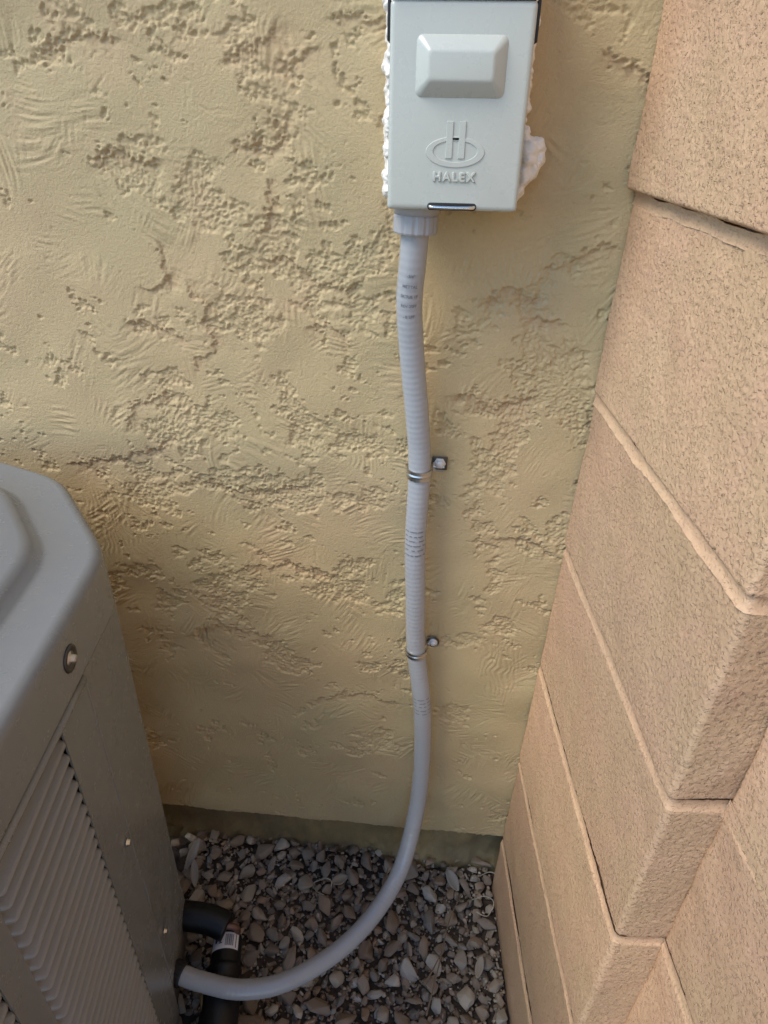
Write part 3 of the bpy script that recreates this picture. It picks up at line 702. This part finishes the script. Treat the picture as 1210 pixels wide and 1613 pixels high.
# side panel with a louvered opening: frame strips
def strip(name, y0, y1, z0, z1, mat=UNIT, out=0.0):
    pts = [(xs_at(y) + out, y) for y in np.linspace(y0, y1, 4)]; return prism_wall(name, pts, z0, z1, .002, mat, ac)
L_TOP, L_BOT = ZT - .086, .085
COLS = [(-.268, -.138), (-.425, -.296)]
strip('panel_frame', -.138, -.0845, .02, ZT - .076); strip('panel_frame', -.296, -.268, .02, ZT - .076); strip('panel_frame', -.52, -.425, .02, ZT - .076)
for y0, y1 in COLS:
    strip('panel_frame', y0, y1, L_TOP, ZT - .076); strip('panel_frame', y0, y1, .02, L_BOT)
rolled = [(xs_at(y) + .0040, y, ZT - .0735) for y in np.linspace(-.52, -.094, 12)]
link('panel_lip', tubemesh('panel_lip', np.array(rolled), .0048, 12, up=(0, 0, 1)), UNIT, ac)
# louvers: pressed blades, pointed at their ends
def louver_mesh(L):
    ys = [-L / 2, -L / 2 + .0008, -L / 2 + .002] + list(np.linspace(-L / 2 + .004, L / 2 - .006, 7)) + [L / 2 - .003, L / 2 - .001, L / 2]; n = len(ys); v = []; f = []
    for i, y in enumerate(ys):
        e = (0, .5, .9)[i] if i < 3 else (.3, .6, .85)[n - 1 - i] if i > n - 4 else 1
        prof = [(-.0125, .0066), (-.0110, .0046), (-.0085, -.0008), (-.004 + .0025 * e, -.0052), (-.003 + .0072 * e, -.0070), (-.003 + .0098 * e, -.0084), (-.003 + .0088 * e, -.0094)]
        v += [(a, y, b_) for a, b_ in prof]
    m_ = 7
    for i in range(n - 1):
        for j in range(m_ - 1): f.append((i * m_ + j, i * m_ + j + 1, (i + 1) * m_ + j + 1, (i + 1) * m_ + j))
    return fix(pymesh('slat', v, f))
PITCH = .0180
for y0, y1 in COLS:
    me = louver_mesh(y1 - y0 + .0015); me.materials.append(UNIT_LIT)
    ym = (y0 + y1) / 2; k = 0; z = L_TOP - .008
    while z > L_BOT + .006:
        o = bpy.data.objects.new('slat', me); COL.objects.link(o); o.parent = ac
        o.location = (xs_at(ym) - .0015 + random.uniform(-.0004, .0004), ym, z); o.rotation_euler = (random.uniform(-.004, .004), random.uniform(-.03, .03), .0226); z -= PITCH
small = lathe('screw', [(.0045, 0), (.0045, .0008), (.0034, .001), (.0034, .0035), (.001, .004)], 18); small.transform(Matrix.Rotation(R(90), 4, 'Y'))
for y, z in ((-.094, ZT - .328), (-.066, ZT - .583)):
    o = link('screw', small.copy(), CHROME, ac); o.location = (xs_at(y) + .001, y, z)
link('base_pan', zrings('base_pan', [(inset(BODY, .012), .0), (inset(BODY, .010), .014), (inset(BODY, .006), .014), (inset(BODY, .004), .10), (inset(BODY, .008), .112)]), UNIT_LIT, ac)

# unit pad and paver under it
pad = link('equipment_pad', boxmesh('equipment_pad', -.27, .27, -.32, .12, -.05, .042, .006), PAVER)
pad.location = UO + UM @ Vector((-.32, -.16, 0)); pad.location.z = 0; pad.rotation_euler = (0, 0, R(6.3)); tag(pad, 'brown concrete pad hidden beneath the air conditioner', 'pad')
pv = link('paver', boxmesh('paver', -.075, .0, -.30, 0, -.02, .046, .004), PAVER); pv.location = (-.168, -.268, 0); pv.rotation_euler = (0, 0, R(4))
tag(pv, 'small brown concrete paver on gravel under the conduit loop', 'paver')

# ================================================================ refrigerant lines
ins = empty('insulated_pipe', (-.247, -.172, .10)); tag(ins, 'short black foam covered pipe stub leaving the air conditioner', 'pipe')
def rel(P, o): return np.array(P) - np.array(o)
o0 = (-.247, -.172, .10)
link('insulation', tubemesh('insulation', rel(catmull([(-.36, -.170, .104), (-.315, -.171, .106), (-.275, -.172, .104), (-.245, -.178, .098)], 8), o0), .0215, 24, up=(0, 0, 1)), FOAM, ins)
link('copper_tube', tubemesh('copper_tube', rel(catmull([(-.250, -.176, .098), (-.234, -.174, .092), (-.231, -.174, .080), (-.238, -.176, .066)], 6), o0), .0052, 14, up=(0, 0, 1)), COPPER, ins)
o1 = (-.236, -.25, .06)
drp = empty('filter_drier', o1); tag(drp, 'black cylindrical pipe with white barcode sticker beneath grey conduit', 'pipe')
dpts = rel(resample(catmull([(-.247, -.172, .062), (-.243, -.196, .066), (-.238, -.23, .066), (-.230, -.29, .060), (-.222, -.36, .055), (-.215, -.46, .05)], 10), .002)[0], o1)
s_ = np.linspace(0, 1, len(dpts)); dr = np.interp(s_, [0, .012, .03, .17, .18, .2, .205, .24, .245, 1], [.012, .020, .0225, .0235, .0265, .0265, .024, .024, .0285, .0285])
link('body', tubemesh('body', dpts, dr, 28, up=(0, 0, 1)), FOAM, drp)
lt, ln_, lb = frames(dpts, (0, 0, 1)); ds = np.r_[0, np.cumsum(np.linalg.norm(np.diff(dpts, axis=0), axis=1))]
def on_pipe(s0, s1, a0, a1, lift, name, mat, n=14, skew=0.0):
    P = np.zeros((6, n, 3))
    for i, ss in enumerate(np.linspace(s0, s1, 6)):
        for j, a in enumerate(np.linspace(a0, a1, n)):
            s2 = ss + skew * (j / (n - 1))
            p = np.array([np.interp(s2, ds, dpts[:, k]) for k in range(3)]); n_ = np.array([np.interp(s2, ds, ln_[:, k]) for k in range(3)]); b_ = np.array([np.interp(s2, ds, lb[:, k]) for k in range(3)])
            r_ = np.interp(s2, ds, dr) + lift
            P[i, j] = p + r_ * (math.cos(a) * n_ + math.sin(a) * b_)
    return gridmesh(name, P)
sb = 1.0 if lb[30] @ np.array([1, 0, 0]) > 0 else -1.0
A = lambda d_: sb * R(d_)
lab = link('label_sticker', on_pipe(.012, .034, A(-62), A(52), .0006, 'label_sticker', LABELW), LABELW, drp)
def on_label(a0, a1, s0=.015, s1=.030): link('printed_mark', on_pipe(s0, s1, A(a0), A(a1), .0009, 'printed_mark', INK, 4), INK, lab)
aa = -2
for w_, gp in ((2, 2), (1.2, 1.6), (2.4, 1.4), (1.2, 2.2), (3, 1.4), (1.4, 1.5), (2.6, 2.2), (1.2, 1.4), (2, 1.6)):
    on_label(aa, aa + w_); aa += w_ + gp
on_label(38, 41, .014, .032); on_label(-44, -34, .018, .025); on_label(-26, -12, .017, .0185); on_label(-26, -16, .021, .0225); on_label(-26, -13, .025, .0265)
rod = link('thin_rod', tubemesh('thin_rod', catmull([(-.262, -.262, .075), (-.252, -.29, .072), (-.250, -.33, .068), (-.250, -.40, .06)], 6), .0032, 10, up=(0, 0, 1)), BRASS)
tag(rod, 'thin yellowish metal rod beside black pipe', 'rod')

# ================================================================ gravel
def stone_mesh(seed, bev=True):
    g_ = random.Random(seed); bm = bmesh.new()
    ax = (1.0, g_.uniform(.62, .95), g_.uniform(.36, .62))
    for _ in range(g_.choice((11, 13, 16))):
        u = Vector((g_.gauss(0, 1), g_.gauss(0, 1), g_.gauss(0, 1))).normalized() * g_.uniform(.86, 1.0)
        bm.verts.new((u.x * ax[0], u.y * ax[1], u.z * ax[2]))
    r_ = bmesh.ops.convex_hull(bm, input=bm.verts[:])
    bmesh.ops.delete(bm, geom=[v for v in bm.verts if not v.link_faces], context='VERTS')
    if bev:
        bmesh.ops.dissolve_limit(bm, angle_limit=R(14), verts=bm.verts[:], edges=bm.edges[:])
        bmesh.ops.bevel(bm, geom=bm.edges[:], offset=.13, segments=2, profile=.5, affect='EDGES', clamp_overlap=True)
    bmesh.ops.triangulate(bm, faces=bm.faces[:])
    for f in bm.faces: f.smooth = bev
    me = bpy.data.meshes.new('stone'); bm.to_mesh(me); bm.free(); me.materials.append(STONE); return me
fineM = [stone_mesh(100 + i) for i in range(28)]; roughM = [stone_mesh(300 + i, False) for i in range(12)]
def in_view(x, y): return -.36 < x < .215 and -.30 < y < .035
placed = []; cell = {}
def ok(x, y, r, f=.80):
    ix, iy = int(x // .045), int(y // .045)
    for a in range(-1, 2):
        for b_ in range(-1, 2):
            for (X, Y, R_) in cell.get((ix + a, iy + b_), ()):
                if (X - x) ** 2 + (Y - y) ** 2 < (f * (r + R_)) ** 2: return False
    return True
def blocked(x, y, r):
    wx_ = XC + math.tan(TH) * (-y)
    if x + r > wx_ + (WP if y < -LP else 0): return True
    return y + r * .35 > .036
def scatter(x0, x1, y0, y1, sizes, tries, f):
    out = []
    for _ in range(tries):
        x, y = rng.uniform(x0, x1), rng.uniform(y0, y1); r = float(rng.choice(sizes)) * rng.uniform(.85, 1.15)
        if blocked(x, y, r) or not ok(x, y, r, f): continue
        cell.setdefault((int(x // .045), int(y // .045)), []).append((x, y, r)); out.append((x, y, r))
    return out
top_ = scatter(-.37, .22, -.42, .035, [.0205, .018, .0165], 1100, .84) + scatter(-.37, .22, -.42, .035, [.0145, .0125], 5000, .80) + scatter(-.37, .22, -.42, .035, [.0095, .0070], 8000, .78)
cell.clear()
under = scatter(-.37, .22, -.42, .035, [.012, .009], 5000, .72)
cell.clear()
grit = [(float(a), float(c), float(r_)) for a, c, r_ in zip(rng.uniform(-.37, .2, 5000), rng.uniform(-.42, .036, 5000), rng.uniform(.0015, .0048, 5000)) if not blocked(a, c, r_)]
far = scatter(-1.5, .25, -1.8, .03, [.016, .013], 9000, .8)
far = [s for s in far if not (-.37 < s[0] < .22 and -.42 < s[1])]
def xf(x, y, r, z):
    z += .011 * float(sstep(-.05, .03, y)) + .006 * float(sstep(.13, .19, x))
    e = Euler((rng.normal(0, .35), rng.normal(0, .35), rng.uniform(0, 6.28))); return Matrix.Translation((x, y, z)) @ e.to_matrix().to_4x4() @ Matrix.Diagonal((r * rng.uniform(1.0, 1.3), r, r * rng.uniform(.9, 1.2), 1))
vis = sorted([s for s in top_ if in_view(s[0], s[1])], key=lambda s: -s[2]); indiv = vis[:300]; ids = set(indiv)
stuff = [(s, .0) for s in top_ if s not in ids] + [(s, -.008) for s in under] + [(s, 0.0) for s in far] + [(s, rng.uniform(-.006, .001)) for s in grit]
for s in indiv:
    o = bpy.data.objects.new('stone', random.choice(fineM)); COL.objects.link(o); o.parent = gr
    o.matrix_world = xf(s[0], s[1], s[2], -.004 + s[2] * .25 + rng.uniform(-.003, .004))
VV, FF = [], []; base_i = 0
cache = {}
def arr(me):
    if me.name not in cache:
        v = np.zeros(len(me.vertices) * 3); me.vertices.foreach_get('co', v); f = np.array([tuple(p.vertices) for p in me.polygons]); cache[me.name] = (v.reshape(-1, 3), f)
    return cache[me.name]
for s, dz in stuff:
    me = random.choice(fineM if (-.37 < s[0] < .22 and -.42 < s[1] and s[2] > .005) else roughM); v, f = arr(me)
    m4 = np.array(xf(s[0], s[1], s[2], -.005 + s[2] * .2 + dz + rng.uniform(-.003, .003)))
    VV.append(v @ m4[:3, :3].T + m4[:3, 3]); FF.append(f + base_i); base_i += len(v)
V_ = np.concatenate(VV); F_ = np.concatenate(FF)
me = pymesh('gravel', V_, F_.tolist(), True); o = link('gravel', me, STONE); tag(o, 'loose grey brown crushed gravel covering the ground', 'gravel', kind='stuff')

# ---- litter among the stones
def stem(name, pts, r, mat, label, cat, grp=None):
    P_, _ = resample(catmull(pts, 8), .004); taper = np.linspace(1, .45, len(P_)) * r
    o = link(name, tubemesh(name, P_, taper, 7, up=(0, 0, 1)), mat); tag(o, label, cat, grp); return o
stem('dry_twig', [(.075, -.235, .016), (.095, -.16, .022), (.112, -.09, .02), (.135, -.045, .024)], .0014, TWIG, 'long thin dry twig lying on gravel near the block pillar', 'twig')
stem('dry_twig', [(.07, -.195, .018), (.085, -.17, .02), (.10, -.14, .021)], .0016, TWIG, 'short dry twig crossing beside the longer twig on the gravel', 'twig')
stem('dry_twig', [(-.03, -.085, .018), (-.01, -.05, .02), (.0, -.01, .02)], .0017, TWIG, 'dry twig lying on gravel behind the conduit curve', 'twig')
def curl(cx, cy, r, a0, a1, label, z=.02):
    pts = [(cx + r * (1 + .15 * math.sin(3 * a)) * math.cos(a), cy + r * .8 * math.sin(a), z + .006 * math.sin(2 * a)) for a in np.linspace(R(a0), R(a1), 9)]
    stem('dry_fibre', pts, .0011, STRAW, label, 'fibre')
curl(.168, -.062, .020, -120, 120, 'pale curled dry fibre lying against the block pillar base')
curl(.182, -.010, .016, 20, 190, 'small pale fibre arch in the corner of stucco and blocks', .014)
curl(-.115, -.055, .017, 0, 290, 'pale looped dry fibre lying on gravel near the foundation')
def leaf(x, y, z, L, wd, rz, col, label, cup=.25):
    m_ = mat_paint('dry_leaf', col, .7, var=.3); n = 9; P_ = np.zeros((n, 5, 3))
    for i in range(n):
        t_ = i / (n - 1); w_ = wd * math.sin(math.pi * (.06 + .9 * t_)) ** .8
        for j in range(5):
            s_ = (j - 2) / 2; P_[i, j] = ((t_ - .5) * L, s_ * w_, cup * w_ * s_ * s_ * 2 + .18 * L * (t_ - .5) ** 2 * 2)
    o = link('dry_leaf', gridmesh('dry_leaf', P_), m_); sm = o.modifiers.new('thick', 'SOLIDIFY'); sm.thickness = .0008
    o.location = (x, y, z); o.rotation_euler = (random.uniform(-.4, .4), random.uniform(-.3, .3), R(rz)); tag(o, label, 'leaf')
leaf(.118, -.020, .016, .040, .010, -60, (.30, .27, .23, 1), 'pale papery dry leaf lying by foundation right of the conduit')
leaf(-.085, -.040, .017, .030, .009, 30, (.33, .28, .21, 1), 'cupped tan dry leaf on gravel near looped fibre')
leaf(-.36, -.02, .020, .055, .008, 80, (.34, .33, .30, 1), 'narrow grey dry leaf beside the air conditioner corner')
leaf(-.345, -.055, .020, .05, .007, 110, (.38, .36, .33, 1), 'curled grey dry leaf standing beside the air conditioner')
leaf(.16, -.16, .017, .034, .007, 75, (.30, .25, .19, 1), 'folded beige dry leaf beside the block pillar')
